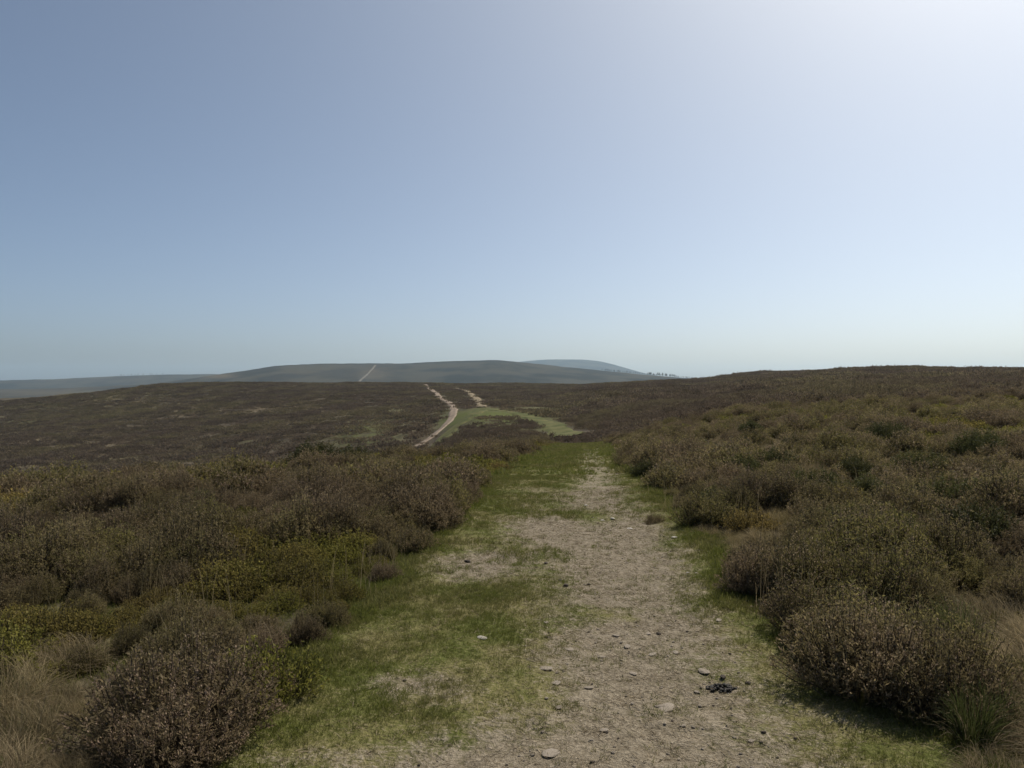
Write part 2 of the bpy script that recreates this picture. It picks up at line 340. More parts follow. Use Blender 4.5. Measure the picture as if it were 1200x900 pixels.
D2, T2 = np.meshgrid(dp, tp, indexing='ij'); xl, xr = edges(D2); X2 = xl+(xr-xl)*T2
PZ = ground_z(X2, D2, False)
bare = bare_f(X2, D2)
bn = sstep(.25, .75, bare+.45*fbm(X2*2.2, D2*2.2, 21, 3))
edge = np.minimum(T2+.10, 1.10-T2)
PZ = PZ + .02 - .025*bn + .012*fbm(X2*6, D2*6, 22, 3)+.006*fbm(X2*18, D2*18, 25, 2) - .12*(1-sstep(0, .09, edge)) - .03*np.exp(-((X2-.15-.07*D2)/.25)**2)*0
n0, n1 = D2.shape; I = np.arange(n0*n1).reshape(n0, n1)
FQ2 = np.stack([I[:-1, :-1], I[:-1, 1:], I[1:, 1:], I[1:, :-1]], -1).reshape(-1, 4)
me = mesh_np("path", np.stack([X2, D2, PZ], -1).reshape(-1, 3), FQ2, [M_path], None, True, {"bare": ('POINT', (bare*.9+.02).ravel())})
tag(obj("path", me), kind="structure")
def path_z(x, y):
    xl, xr = edges(y); t = (x-xl)/(xr-xl); b = bare_f(x, y)
    z = ground_z(x, y, False)+.02-.025*sstep(.25, .75, b+.45*fbm(x*2.2, y*2.2, 21, 3))+.012*fbm(x*6, y*6, 22, 3)+.006*fbm(x*18, y*18, 25, 2)
    return np.where((t > -.02) & (t < 1.02), z, ground_z(x, y))

# ------------------------------------------------------------------ far tracks: ribbons draped over the hills
TRACK_LINES = []
def track(name, pix, width, mat, lift=.12, dmin=55, dmax=560, seed=0):
    pa = np.array(pix, float); cl = np.concatenate([[0], np.cumsum(np.hypot(*np.diff(pa, axis=0).T))]); u = np.linspace(0, cl[-1], 90)
    pu = np.interp(u, cl, pa[:, 0]); pv = np.interp(u, cl, pa[:, 1])
    for _ in range(30):
        pu[1:-1] = .25*pu[:-2]+.5*pu[1:-1]+.25*pu[2:]; pv[1:-1] = .25*pv[:-2]+.5*pv[1:-1]+.25*pv[2:]
    pts = np.array([on_ground(px, py, dmin, dmax) for px, py in zip(pu, pv)])
    s = np.concatenate([[0], np.cumsum(np.hypot(*np.diff(pts, axis=0).T))]); n = max(40, int(s[-1]/2.0)); t = np.linspace(0, s[-1], n)
    X = np.interp(t, s, pts[:, 0]); Y = np.interp(t, s, pts[:, 1])
    for _ in range(40):
        X[1:-1] = .25*X[:-2]+.5*X[1:-1]+.25*X[2:]; Y[1:-1] = .25*Y[:-2]+.5*Y[1:-1]+.25*Y[2:]
    X += .15*vnoise(t/14, t*0, seed); Y += .15*vnoise(t/14, t*0+5, seed)
    TRACK_LINES.append((X.copy(), Y.copy(), width))
    tx = np.gradient(X); ty = np.gradient(Y); L = np.hypot(tx, ty)+1e-9; nx, ny = -ty/L, tx/L
    cols = np.linspace(-1, 1, 7); V = []
    for j, c in enumerate(cols):
        w = width*.5*c*(1+.3*vnoise(t/5, t*0+3*np.sign(c), seed+7)); x = X+nx*w; y = Y+ny*w
        V.append(np.stack([x, y, ground_z(x, y)+lift-(.35 if abs(c) > .99 else .05*(c == 0))], -1))
    V = np.stack(V, 1); I = np.arange(n*7).reshape(n, 7)
    Fq = np.stack([I[:-1, :-1], I[:-1, 1:], I[1:, 1:], I[1:, :-1]], -1).reshape(-1, 4)
    o = obj("track", mesh_np("track", V.reshape(-1, 3), Fq, [mat], None, True)); tag(o, name, kind="structure")
    return o
track("sandy track winding up the moorland ridge", [(485,524),(497,517),(512,508),(524,498),(531,489),(533,481),(527,473),(517,467),(508,462),(504,457),(502,453),(498,451.5)], 2.2, M_sand, .20, 100, 560, 3)
track("pale worn track climbing over the knoll", [(565,479),(562,473),(557,466),(550,460),(543,457.5),(530,456)], 2.6, M_faint, .20, 160, 560, 5)
track("green grassy track continuing beyond the dip", [(668,514),(655,508),(653,501),(648,496),(636,492),(618,487.5),(600,484),(583,481.5),(568,480)], 4.0, M_greentrk, .16, 62, 260, 8)
track("narrow green track along the knoll", [(514,521),(520,510),(532,500),(548,490),(566,480)], 4.0, M_greentrk, .15, 80, 300, 12)
track("distant pale track up the far hill", [(418,449),(424,444),(429,439),(434,434),(438,430.5),(440,428.5)], 6.0, M_fartrk, 1.2, 1500, 2600, 14)

# ------------------------------------------------------------------ plants: prototype geometry
def unit(v): return v/(np.linalg.norm(v, axis=-1, keepdims=True)+1e-9)
def kites(P, Dn, L, W, g):
    """narrow leaf-shaped quads from P along Dn"""
    side = unit(np.cross(Dn, g.normal(size=P.shape))); L = L[:, None]; W = W[:, None]
    return np.stack([P, P+Dn*L*.5+side*W*.5, P+Dn*L, P+Dn*L*.5-side*W*.5], 1)
def ribbons(C, w0, w1, g):
    """C (N,K,3) centre lines -> strips of quads"""
    N, K, _ = C.shape; ax = unit(C[:, -1]-C[:, 0]); side = unit(np.cross(ax, g.normal(size=ax.shape)))
    w = (w0+(w1-w0)*np.linspace(0, 1, K))[None, :, None]*.5; Lf = C+side[:, None]*w; Rt = C-side[:, None]*w
    return np.stack([Lf[:, :-1], Rt[:, :-1], Rt[:, 1:], Lf[:, 1:]], 2).reshape(-1, 4, 3)
def bez(a, b, c, t): return a*(1-t)**2+2*b*t*(1-t)+c*t*t

def heather(seed, R, H, nsh, nspr, sl, sw, flow):
    g = np.random.default_rng(seed); a = g.uniform(0, 2*np.pi, nsh); rb = .45*R*np.sqrt(g.uniform(0, 1, nsh))
    base = np.stack([rb*np.cos(a), rb*np.sin(a), np.full(nsh, -.03)], -1)
    a2 = a+g.normal(0, .35, nsh); rho = np.sqrt(g.uniform(0, 1, nsh)); lump = 1+.20*np.sin(3*a2+seed)+.12*np.sin(5*a2+2*seed)
    hz = H*np.sqrt(np.clip(1-(.93*rho)**2, .03, 1))*g.uniform(.62, 1.12, nsh)*(1+.16*np.sin(4*rho+2*a2+seed))
    tip = np.stack([R*rho*lump*np.cos(a2), R*rho*lump*np.sin(a2), np.maximum(hz, .05)], -1)
    mid = base*.5+tip*.5; mid[:, 2] = tip[:, 2]*g.uniform(.25, .6, nsh); mid[:, :2] = base[:, :2]+(tip[:, :2]-base[:, :2])*g.uniform(.55, .85, nsh)[:, None]
    T = np.linspace(0, 1, 5); C = np.stack([bez(base, mid, tip, t) for t in T], 1)
    stems = ribbons(C, .006, .0025, g)
    k = nsh*nspr; s = np.repeat(np.arange(nsh), nspr); t = 1-.62*g.uniform(0, 1, k)**1.4; t = t[:, None]
    P = bez(base[s], mid[s], tip[s], t); tan = unit(2*(1-t)*(mid[s]-base[s])+2*t*(tip[s]-mid[s]))
    Dn = unit(.55*tan+.85*unit(g.normal(size=(k, 3)))+np.array([0, 0, .22]))
    leaves = kites(P, Dn, sl*g.uniform(.5, 1.25, k), sw*g.uniform(.7, 1.3, k), g)
    nf = int(nsh*flow); s = g.choice(nsh, nf, replace=nf > nsh); s = np.repeat(s, 4); k2 = len(s); t = g.uniform(.82, 1.0, (k2, 1))
    P = bez(base[s], mid[s], tip[s], t)+g.normal(0, .006, (k2, 3)); Dn = unit(unit(tip[s]-mid[s])+.8*unit(g.normal(size=(k2, 3)))+np.array([0, 0, .4]))
    flowers = kites(P, Dn, sl*.42*g.uniform(.5, 1.2, k2), sw*.95*g.uniform(.7, 1.3, k2), g)
    return (leaves, g.uniform(0, 1, len(leaves))), (stems, np.repeat(g.uniform(0, 1, nsh), 4)), (flowers, g.uniform(0, 1, len(flowers)))

def tussock(seed, R, H, nb, w, droop=.75, spread=.25):
    g = np.random.default_rng(seed); a = g.uniform(0, 2*np.pi, nb); rb = spread*R*np.sqrt(g.uniform(0, 1, nb))
    base = np.stack([rb*np.cos(a), rb*np.sin(a), np.full(nb, -.02)], -1); a2 = a+g.normal(0, .4, nb)+.3; rho = R*g.uniform(.15, 1.1, nb)**.8; a2 = a2+g.normal(0, .5, nb)*(g.uniform(0, 1, nb) < .35)
    lean = np.array([-.12*R, -.06*R, 0])
    tip = np.stack([rho*np.cos(a2), rho*np.sin(a2), H*g.uniform(.35, 1.05, nb)*(1-droop*(rho/R)**2*.6)], -1)+lean
    mid = base+(tip-base)*.35; mid[:, 2] = np.maximum(tip[:, 2], H*.35)*g.uniform(.75, 1.15, nb)
    C = np.stack([bez(base, mid, tip, t) for t in np.linspace(0, 1, 5)], 1)
    return ribbons(C, w, w*.2, g), np.repeat(g.uniform(0, 1, nb), 4)

class Proto: pass
def proto_plant(name, parts):
    """parts: list of (part name, (quads, tint), material) -> separate part meshes and one joined mesh"""
    P = Proto(); P.parts = [(pn, quads(pn, q, t, [m])) for pn, (q, t), m in parts]
    Q = np.concatenate([q for _, (q, t), m in parts]); T = np.concatenate([t for _, (q, t), m in parts])
    mi = np.concatenate([np.full(len(q), i) for i, (_, (q, t), m) in enumerate(parts)])
    me = quads(name, Q, T, [m for *_, m in parts], mi); P.src = bpy.data.objects.new(name, me)
    return P
def heather_proto(name, seed, R, H, nsh, nspr, sl, sw, flow, ml=M_heath, mf=M_flower):
    l, s, f = heather(seed, R, H, nsh, nspr, sl, sw, flow)
    return proto_plant(name, [("foliage", l, ml), ("stems", s, M_stem), ("flower_heads", f, mf)])
PR = {}
PR['heather_near'] = [heather_proto("heather", 10+i, .40, .42+.05*(i % 3), 720, 14, .034, .0078, (1.6, .5, 1.0, .2)[i]) for i in range(4)]
PR['heather_mid'] = [heather_proto("heather", 30+i, .42, .42+.05*(i % 3), 300, 9, .056, .016, (1.2, .4, .8, .15)[i]) for i in range(4)]
PR['bilb_near'] = [proto_plant("bilberry", [("foliage", heather(50+i, .38, .29, 420, 14, .022, .013, 0)[0], M_bilb), ("stems", heather(50+i, .38, .29, 420, 1, .03, .01, 0)[1], M_stem)]) for i in range(3)]
PR['bilb_mid'] = [proto_plant("bilberry", [("foliage", heather(60+i, .42, .28, 200, 9, .045, .022, 0)[0], M_bilb), ("stems", heather(60+i, .42, .28, 120, 1, .03, .01, 0)[1], M_stem)]) for i in range(3)]
PR['tuss'] = [proto_plant("tussock", [("dry_blades", tussock(70+i, .36, .26, 900, .0030, .9, .55), M_straw), ("green_blades", tussock(75+i, .26, .17, 300, .0035, .8, .6), M_rush)]) for i in range(3)]
PR['rush'] = [proto_plant("rush", [("blades", tussock(80+i, .22, .36, 420, .004, .5, .35), M_rush), ("dry_blades", tussock(85+i, .28, .30, 120, .0035), M_straw)]) for i in range(2)]
PR['wisp'] = [proto_plant('wisp', [('dry_blades', tussock(88+i, .22, .52, 16, .0032, .4, .9), M_straw)]) for i in range(3)]
PR['gorse'] = [proto_plant("gorse", [("foliage", heather(90, .80, .80, 800, 16, .075, .022, 0)[0], M_gorse), ("stems", heather(90, .8, .8, 500, 1, .03, .01, 0)[1], M_stem)])]

def turf_proto(seed, n, h, flat, mat, w=.0028):
    g = np.random.default_rng(seed); b = np.concatenate([g.normal(0, .016, (n, 2)), np.full((n, 1), -.006)], 1); a = g.uniform(0, 2*np.pi, n)
    L = h*g.uniform(.5, 1.2, n); up = (g.uniform(.04, .2, n) if flat else g.uniform(.45, 1.0, n)); out = L*np.sqrt(np.clip(1-up**2, 0, 1))
    tip = b+np.stack([out*np.cos(a), out*np.sin(a), L*up+.007], -1); mid = (b+tip)/2; mid[:, 2] += L*.12
    C = np.stack([bez(b, mid, tip, t) for t in (0, .5, 1)], 1); P = Proto()
    P.src = bpy.data.objects.new("turf", quads("turf", ribbons(C, w, w*.3, g), np.repeat(g.uniform(0, 1, n), 2), [mat])); return P
PR['turf'] = [turf_proto(100+i, 12, .034, False, M_turf) for i in range(4)]
PR['turf_far'] = [turf_proto(110+i, 12, .06, False, M_turf, .008) for i in range(3)]
PR['litter'] = [turf_proto(120+i, 5, .045, True, M_litter, .0025) for i in range(4)]

def far_proto(seed, R, n, leaf):
    g = np.random.default_rng(seed); m = 16; cx = g.uniform(-R, R, m); cy_ = g.uniform(-R, R, m); cr = g.uniform(.25, .6, m)*R*.5; ch = g.uniform(.22, .55, m)
    s = g.integers(0, m, n); u = unit(g.normal(size=(n, 3))); u[:, 2] = np.abs(u[:, 2])
    P = np.stack([cx[s]+cr[s]*u[:, 0], cy_[s]+cr[s]*u[:, 1], ch[s]*u[:, 2]*g.uniform(.7, 1, n)-.03], -1)
    Dn = unit(u*.6+.6*g.normal(size=(n, 3))*.5+np.array([0, 0, .5])); p = Proto()
    p.src = bpy.data.objects.new("far_heather", quads("far_heather", kites(P, Dn, leaf*g.uniform(.6, 1.3, n), leaf*.55*g.uniform(.6, 1.3, n), g), g.uniform(0, 1, n), [M_farh])); return p
PR['far_a'] = [far_proto(130+i, 1.0, 900, .10) for i in range(4)]
PR['far_b'] = [far_proto(140+i, 1.8, 420, .24) for i in range(4)]

# ------------------------------------------------------------------ scatter of uncountable cover (points carry rotation, scale, variant)
def cover(name, label, cat, protos, P, rot, scl, idx):
    n = len(P); me = bpy.data.meshes.new(name); me.vertices.add(n); me.vertices.foreach_set("co", np.ascontiguousarray(P, np.float32).ravel())
    t = me.attributes.new("rot", 'FLOAT_VECTOR', 'POINT'); t.data.foreach_set("vector", np.ascontiguousarray(rot, np.float32).ravel())
    t = me.attributes.new("scl", 'FLOAT_VECTOR', 'POINT'); t.data.foreach_set("vector", np.ascontiguousarray(scl, np.float32).ravel())
    t = me.attributes.new("idx", 'INT', 'POINT'); t.data.foreach_set("value", np.ascontiguousarray(idx, np.int32))
    me.update(); o = obj(name, me); tag(o, label, cat, kind="stuff")
    ng = bpy.data.node_groups.new(name, 'GeometryNodeTree')
    ng.interface.new_socket("Geometry", in_out='INPUT', socket_type='NodeSocketGeometry'); ng.interface.new_socket("Geometry", in_out='OUTPUT', socket_type='NodeSocketGeometry')
    N = ng.nodes; gi = N.new("NodeGroupInput"); go = N.new("NodeGroupOutput"); jn = N.new("GeometryNodeJoinGeometry"); ip = N.new("GeometryNodeInstanceOnPoints")
    for p in protos:
        oi = N.new("GeometryNodeObjectInfo"); oi.inputs["Object"].default_value = p.src; oi.inputs["As Instance"].default_value = True
        ng.links.new(oi.outputs["Geometry"], jn.inputs[0])
    def at(nm, ty):
        a = N.new("GeometryNodeInputNamedAttribute"); a.data_type = ty; a.inputs["Name"].default_value = nm; return [s for s in a.outputs if s.enabled][0]
    ng.links.new(gi.outputs[0], ip.inputs["Points"]); ng.links.new(jn.outputs[0], ip.inputs["Instance"])
    ip.inputs["Pick Instance"].default_value = True; ng.links.new(at("idx", 'INT'), ip.inputs["Instance Index"])
    ng.links.new(at("rot", 'FLOAT_VECTOR'), ip.inputs["Rotation"]); ng.links.new(at("scl", 'FLOAT_VECTOR'), ip.inputs["Scale"])
    ng.links.new(ip.outputs[0], go.inputs[0])
    md = o.modifiers.new("scatter", 'NODES'); md.node_group = ng
    return o

# what the ridges hide from the path (running horizon along each bearing), with a margin
hth = np.linspace(-.85, .85, 341); hr = np.exp(np.linspace(math.log(2), math.log(700), 500))
HT, HR = np.meshgrid(hth, hr, indexing='ij'); hz = (ground_z(HR*np.sin(HT), HR*np.cos(HT))+.25-EYE)/HR
HM = np.maximum.accumulate(hz, 1)
def seen(x, y, top=.5, margin=.012):
    r = np.hypot(x, y); t = np.arctan2(x, y); i = np.clip(np.round((t-hth[0])/(hth[1]-hth[0])).astype(int), 0, len(hth)-1)
    j = np.clip(((np.log(r)-math.log(2))/(math.log(350)/499)).astype(int), 0, 499)
    return ((ground_z(x, y)+top-EYE)/r > HM[i, j]-margin-.3/r) & (np.abs(t) < .80)

def jitter_grid(x0, x1, y0, y1, s, seed):
    g = np.random.default_rng(seed); gx = np.arange(x0, x1, s); gy = np.arange(y0, y1, s); X, Y = np.meshgrid(gx, gy)
    return (X+g.uniform(-.48, .48, X.shape)*s).ravel(), (Y+g.uniform(-.48, .48, Y.shape)*s).ravel()

# ------------------------------------------------------------------ near plants: list of (kind, x, y, scale, variant)
plants = []
bx, by = jitter_grid(-17, 18, 1.6, 17, .30, 1)
cx_, cy_ = jitter_grid(-50, 52, 17, 50, .44, 2)
bx = np.concatenate([bx, cx_]); by = np.concatenate([by, cy_])
pin = path_in(bx, by); ok = (pin < -.10) & seen(bx, by) & (np.hypot(bx, by) > 2.0) & (np.abs(bx)/by < 1.05)
bx, by, pin = bx[ok], by[ok], pin[ok]
spn = fbm(bx/1.7, by/2.2, 31, 3); spn2 = fbm(bx/2.4+9, by/2.4, 37, 3); hgt = fbm(bx/1.1, by/1.1, 33, 2); gap = fbm(bx/1.9, by/1.9, 35, 3)
for x, y, p, s1, s2, h, gp in zip(bx, by, pin, spn, spn2, hgt, gap):
    left = x < 1.2+.07*y
    corner = (x > 1.75 and y < 4.9 and x > 1.45+.42*(y-3.0))
    lcorner = (x < -1.62 and y < 4.15)
    bare_right = (not left) and y > 6
    u = rng.uniform(); big = float(fbm(np.array([x/6.0]), np.array([y/9.0]), 39, 2)[0])
    if corner: kind = 'tuss' if u < .55 else ('rush' if u < .75 else ('heather' if u < .82 else None))
    elif lcorner: kind = 'tuss' if u < .8 else 'heather'
    elif left: kind = 'bilb' if s1 > .10 and y > 3.7 else ('tuss' if s2 > .38 and u < .6 else 'heather')
    else: kind = 'tuss' if ((s2 > (.0 if bare_right else .40) and u < .62) or (bare_right and big > .12 and u < .7)) else ('bilb' if s1 > .26 else 'heather')
    if kind is None: continue
    if gp < -.42 and kind != 'tuss' and p < -.5: kind = 'tuss' if (u < .5 or y < 9) else None
    if kind is None: continue
    if rng.uniform() < .22 and y < 30: plants.append(['wisp', x+rng.uniform(-.2, .2), y+rng.uniform(-.2, .2), rng.uniform(.6, 1.1), int(rng.integers(0, 12))])
    sc = (.66+.5*h)*rng.uniform(.70, 1.3)
    if p > -.35: sc *= .85
    if kind == 'heather' and left and y > 12: sc *= .92
    plants.append([kind, x, y, float(np.clip(sc, .34, 1.15)), int(rng.integers(0, 12))])
# plants that stand out one by one
plants += [['heather', -1.52, 3.55, 1.05, 0], ['bilb', -1.28, 3.95, .85, 1], ['heather', -1.80, 4.25, .8, 3], ['heather', 1.64, 8.9, .34, 3], ['heather', 1.98, 4.45, .95, 0], ['heather', 2.25, 4.05, .8, 2], ['heather', 1.9, 4.8, .8, 2],
           ['heather', 2.12, 5.7, .95, 0], ['heather', 2.5, 5.3, .85, 2], ['heather', 2.0, 6.2, .8, 0], ['rush', 2.20, 4.15, .8, 0], ['rush', 2.03, 3.40, .85, 1], ['rush', 2.62, 4.55, 1.1, 0],
           ['gorse', -5.0, 19.6, .95, 0], ['gorse', -4.2, 20.6, .72, 0], ['heather', 1.82, 3.95, .95, 0], ['heather', 2.05, 3.72, .75, 1]]
for px, py, S in ((905,552,.62),(868,560,.5),(955,590,.6),(1082,560,.75),(930,530,.5),(1015,598,.55),(1175,612,.7),(1105,606,.55),(985,632,.45),(845,605,.5),(1055,645,.5),(1140,640,.6),(760,560,.4),(1000,560,.5),(1150,540,.7),(1040,520,.7),(880,510,.6),(235,612,.4),(100,652,.42),(470,560,.4)):
    X, Y = on_ground(px, py, 3, 60); plants.append(['gorse', X, Y, min(S*.85, .6), 0])
for X, Y, S in ((-2.25, 3.45, 1.0), (-2.55, 3.85, 1.05), (-2.1, 3.05, .9), (-2.5, 4.35, .9), (-2.75, 3.3, 1.0), (-3.0, 4.2, 1.0), (-2.35, 2.75, .9), (2.75, 4.1, 1.1), (2.45, 3.75, 1.0), (2.4, 3.2, .9), (2.75, 3.55, 1.1), (2.15, 2.9, .8), (3.1, 4.4, 1.1), (2.9, 3.0, 1.0), (3.05, 4.9, 1.0), (1.95, 3.1, .6)):
    plants.append(['tuss', X, Y, S, int(rng.integers(0, 12))])
# pick the individuals: those that show largest
def pickable(kind, n):
    c = []
    for i, (k, x, y, s, v) in enumerate(plants):
        if k != kind: continue
        px = 600+F*x/y; z = float(base_z(x, y)); py = 450+F*(EYE-z-.35*s)/y
        if -60 < px < 1260 and py < 960: c.append((-s/y, i))
    c.sort(); return set(i for _, i in c[:n])
chosen = set()
for k, n in (('heather', 300), ('bilb', 220), ('tuss', 120), ('rush', 40), ('gorse', 40)): chosen |= pickable(k, n)
NAMES = {'heather': ('heather_bush', 'heather'), 'bilb': ('bilberry_bush', 'bilberry'), 'tuss': ('grass_tussock', 'grass tussock'), 'rush': ('rush_tuft', 'rush'), 'gorse': ('gorse_bush', 'gorse')}
DUNG_Y = on_ground(846, 807, 2, 30)[1]
def plant_label(kind, v, x, y, s):
    side = 'downhill' if x < 1.2+.07*y else 'uphill'
    if kind == 'heather':
        look = ('heather thick with flowers', 'heather with few flowers', 'heather dotted with flowers', 'dark flowerless heather')[v % 4]
    elif kind == 'bilb': look = 'low yellowish bilberry bush'
    elif kind == 'tuss': look = 'pale arching grass tussock'
    elif kind == 'rush': look = 'dark green rush tuft'
    else: look = 'tall dark gorse bush standing above the downhill heather' if s > .9 else 'smaller dark gorse bush beside the tall one'
    size = ('tall ' if s > 1.02 else ('short ' if s < .72 else '')) if kind != 'bilb' else ''
    look = size+look if kind != 'gorse' else look
    if kind == 'gorse' and s > .6: return look, 'gorse bushes'
    if kind == 'gorse': look = 'low dark green gorse bush'
    off = max(0.0, -float(path_in(np.array([x]), np.array([y]))[0]))
    row = next(t for d, t in ((.3, 'touching the path'), (.7, 'in the front row'), (1.2, 'in the second row'), (1.9, 'in the third row'), (2.9, 'deeper in'), (4.5, 'far in'), (99, 'out on the moor')) if off < d)
    lvl = next(t for d, t in ((3.15, 'before the sunken stone'), (3.65, 'beside the sunken stone'), (4.4, 'beside the dung'), (5.2, 'just past the dung'), (6.1, 'before the bare patch'), (7.3, 'beside the bare patch'), (8.4, 'past the bare patch'), (9.6, 'beside the whitish stones'), (11.5, 'past the whitish stones'), (15, 'before the gorse'), (24, 'near the gorse'), (999, 'where the path dips')) if y < d)
    best = min(((q[1]-x)**2+(q[2]-y)**2, q[0]) for q in plants if q[0] != kind and q[0] != 'wisp')
    nb = '' if best[0] > .45**2 else {'heather': ' by heather', 'bilb': ' by bilberry', 'tuss': ' by grass', 'rush': ' by rushes', 'gorse': ' by gorse'}[best[1]]
    lb = f'{look}{nb}, {side}, {row}, {lvl}'
    return lb, {'heather': 'heather bushes beside the path', 'bilb': 'bilberry bushes among the heather', 'tuss': 'dry grass tussocks among the heather', 'rush': 'rush tufts', 'gorse': 'low gorse bushes'}[kind]
rest = {'wisp': [], 'heather_near': [], 'heather_mid': [], 'bilb_near': [], 'bilb_mid': [], 'tuss': [], 'rush': []}
for i, (k, x, y, s, v) in enumerate(plants):
    near_ = math.hypot(x, y) < 11
    key = {'heather': 'heather_near' if near_ else 'heather_mid', 'bilb': 'bilb_near' if near_ else 'bilb_mid'}.get(k, k)
    pr = PR[key]; z = float(ground_z(x, y))-.01
    if i in chosen:
        P = pr[v % len(pr)]; o = bpy.data.objects.new(NAMES[k][0], None); COL.objects.link(o); o.empty_display_size = .1
        o.location = (x, y, z); o.rotation_euler = (0, 0, rng.uniform(0, 6.283)); o.scale = (s, s, s*rng.uniform(.85, 1.1))
        if k in ('tuss', 'rush'): o.rotation_euler = (0, 0, rng.uniform(-.9, .9))
        lb, gr = plant_label(k, v, x, y, s); tag(o, lb, NAMES[k][1], gr)
        for pn, m in P.parts: tag(obj(pn, m, o), kind='stuff')
    else: rest[key].append((x, y, z, s, v))
COVER = {'wisp': ('grass_stalks', 'thin pale grass stalks poking out of the heather', 'grass'), 'heather_near': ('heather_cover', 'brown heather growing between the nearer bushes', 'heather'), 'heather_mid': ('heather_cover', 'brown heather covering the moor away from the path', 'heather'),
         'bilb_near': ('bilberry_cover', 'yellowish bilberry growing between the nearer heather', 'bilberry'), 'bilb_mid': ('bilberry_cover', 'greenish bilberry patches among the farther heather', 'bilberry'),
         'tuss': ('moor_grass', 'pale dry moor grass growing among the heather', 'grass'), 'rush': ('rush_cover', 'green rushes scattered among the moor grass', 'rush')}
for key, L in rest.items():
    if not L: continue
    a = np.array(L); n = len(a); rot = np.zeros((n, 3)); rot[:, 2] = rng.uniform(0, 6.283, n) if 'tuss' not in key else rng.uniform(-.9, .9, n)
    sc = np.stack([a[:, 3], a[:, 3], a[:, 3]*rng.uniform(.85, 1.1, n)], -1)
    cover(*COVER[key], PR[key], a[:, :3], rot, sc, a[:, 4].astype(int) % len(PR[key]))

# ------------------------------------------------------------------ heather on the farther slopes
def off_tracks(x, y, extra):
    ok = np.ones(len(x), bool)
    for X, Y, w in TRACK_LINES[:4]:
        for a, b in zip(X[::2], Y[::2]): ok &= (x-a)**2+(y-b)**2 > (w*.5+extra)**2
    return ok
gi_ = np.random.default_rng(77)
def far_cover(name, label, key, r0, r1, s, seed, sc0, sc1):
    x, y = jitter_grid(-r1*.72, r1*.72, r0*.6, r1, s, seed); r = np.hypot(x, y)
    ok = (r > r0) & (r < r1) & (np.abs(x)/y < .80); x, y = x[ok], y[ok]
    ok = seen(x, y) & (path_in(x, y) < -.8); x, y = x[ok], y[ok]
    ok = off_tracks(x, y, 1.0*sc1); x, y = x[ok], y[ok]
    keep = fbm(x/7, y/7, 52, 3)+.6*gi_.uniform(-1, 1, len(x))+.50 > 0
    ii = np.clip(np.searchsorted(th, np.arctan2(x, y)), 0, nt_-1); jj = np.clip(np.searchsorted(rr, np.hypot(x, y)), 0, nr_-1)
    keep &= gi_.uniform(0, 1, len(x)) > .80*np.clip(green[ii, jj]-.1, 0, 1)+.5*np.clip(dry[ii, jj]-.2, 0, 1)
    x, y = x[keep], y[keep]; n = len(x)
    rot = np.zeros((n, 3)); rot[:, 2] = gi_.uniform(0, 6.283, n); q = gi_.uniform(sc0, sc1, n); sc = np.stack([q, q, q*gi_.uniform(.6, 1.3, n)], -1)
    cover(name, label, 'heather', PR[key], np.stack([x, y, ground_z(x, y)-.02], -1), rot, sc, gi_.integers(0, 4, n))
    return n
nA = far_cover('far_heather', 'brown heather on the slopes just beyond the dip', 'far_a', 46, 130, 1.15, 5, .7, 1.2)
nB = far_cover('far_heather', 'dark heather covering the ridges below the skyline', 'far_b', 125, 560, 2.6, 6, .8, 1.5)

# ------------------------------------------------------------------ turf and straw litter on the path
def path_scatter(d0, d1, dens, seed, fn, over=.30):
    g = np.random.default_rng(seed); n = int((d1-d0)*3.8*dens); d = g.uniform(d0, d1, n); xl, xr = edges(d); x = g.uniform(xl-over, xr+over)
    b = np.clip(bare_f(x, d)+.55*fbm(x*2.2, d*2.2, 21, 3)+.3*fbm(x*7, d*7, 23, 2), 0, 1); ok = g.uniform(0, 1, n) < fn(b)
    return x[ok], d[ok], b[ok], g
for nm, lb, key, d0, d1, dens, fn, s0, s1 in (
    ('turf_grass', 'short green grazed grass on the near path', 'turf', 1.8, 6.5, 2300, lambda b: np.clip(.95-1.1*b, .05, 1), .4, 1.05),
    ('turf_grass', 'short green grass on the middle of the path', 'turf', 6.5, 14, 900, lambda b: np.clip(1.05-1.2*b, .04, 1), .7, 1.4),
    ('turf_grass', 'short green grass along the far end of the path', 'turf_far', 14, 58, 170, lambda b: np.clip(1.05-1.2*b, .04, 1), .7, 1.3)):
    x, d, b, g = path_scatter(d0, d1, dens, int(d0*10), fn)
    if d0 < 3:
        m = 16000; x2 = g.uniform(1.5, 4.0, m); d2 = g.uniform(2.2, 5.2, m); k2 = (x2 > 1.55+.3*np.maximum(d2-3.4, 0)) & (path_in(x2, d2) < .05); x = np.concatenate([x, x2[k2]]); d = np.concatenate([d, d2[k2]])
        x2 = g.uniform(-4.8, -.7, m); d2 = g.uniform(2.2, 8.5, m); k2 = path_in(x2, d2) < .05; x = np.concatenate([x, x2[k2]]); d = np.concatenate([d, d2[k2]])
    n = len(x)
    rot = np.stack([g.normal(0, .15, n), g.normal(0, .15, n), g.uniform(0, 6.283, n)], -1); q = g.uniform(s0, s1, n)*(.85+.6*(path_in(x, d) < .10)+.6*np.clip(fbm(x*1.8, d*1.8, 27, 3), -.8, 1))
    cover(nm, lb, 'grass', PR[key], np.stack([x, d, path_z(x, d)], -1), rot, np.stack([q, q, q], -1), g.integers(0, len(PR[key]), n))
x, d, b, g = path_scatter(1.8, 12, 420, 991, lambda b: .25+.75*b, .05); n = len(x)
cover('straw_litter', 'dry straw litter lying on the bare path', 'straw', PR['litter'], np.stack([x, d, path_z(x, d)+.004], -1),
      np.stack([np.zeros(n), np.zeros(n), g.uniform(0, 6.283, n)], -1), np.repeat(g.uniform(.5, 1.3, n)[:, None], 3, 1), g.integers(0, 4, n))

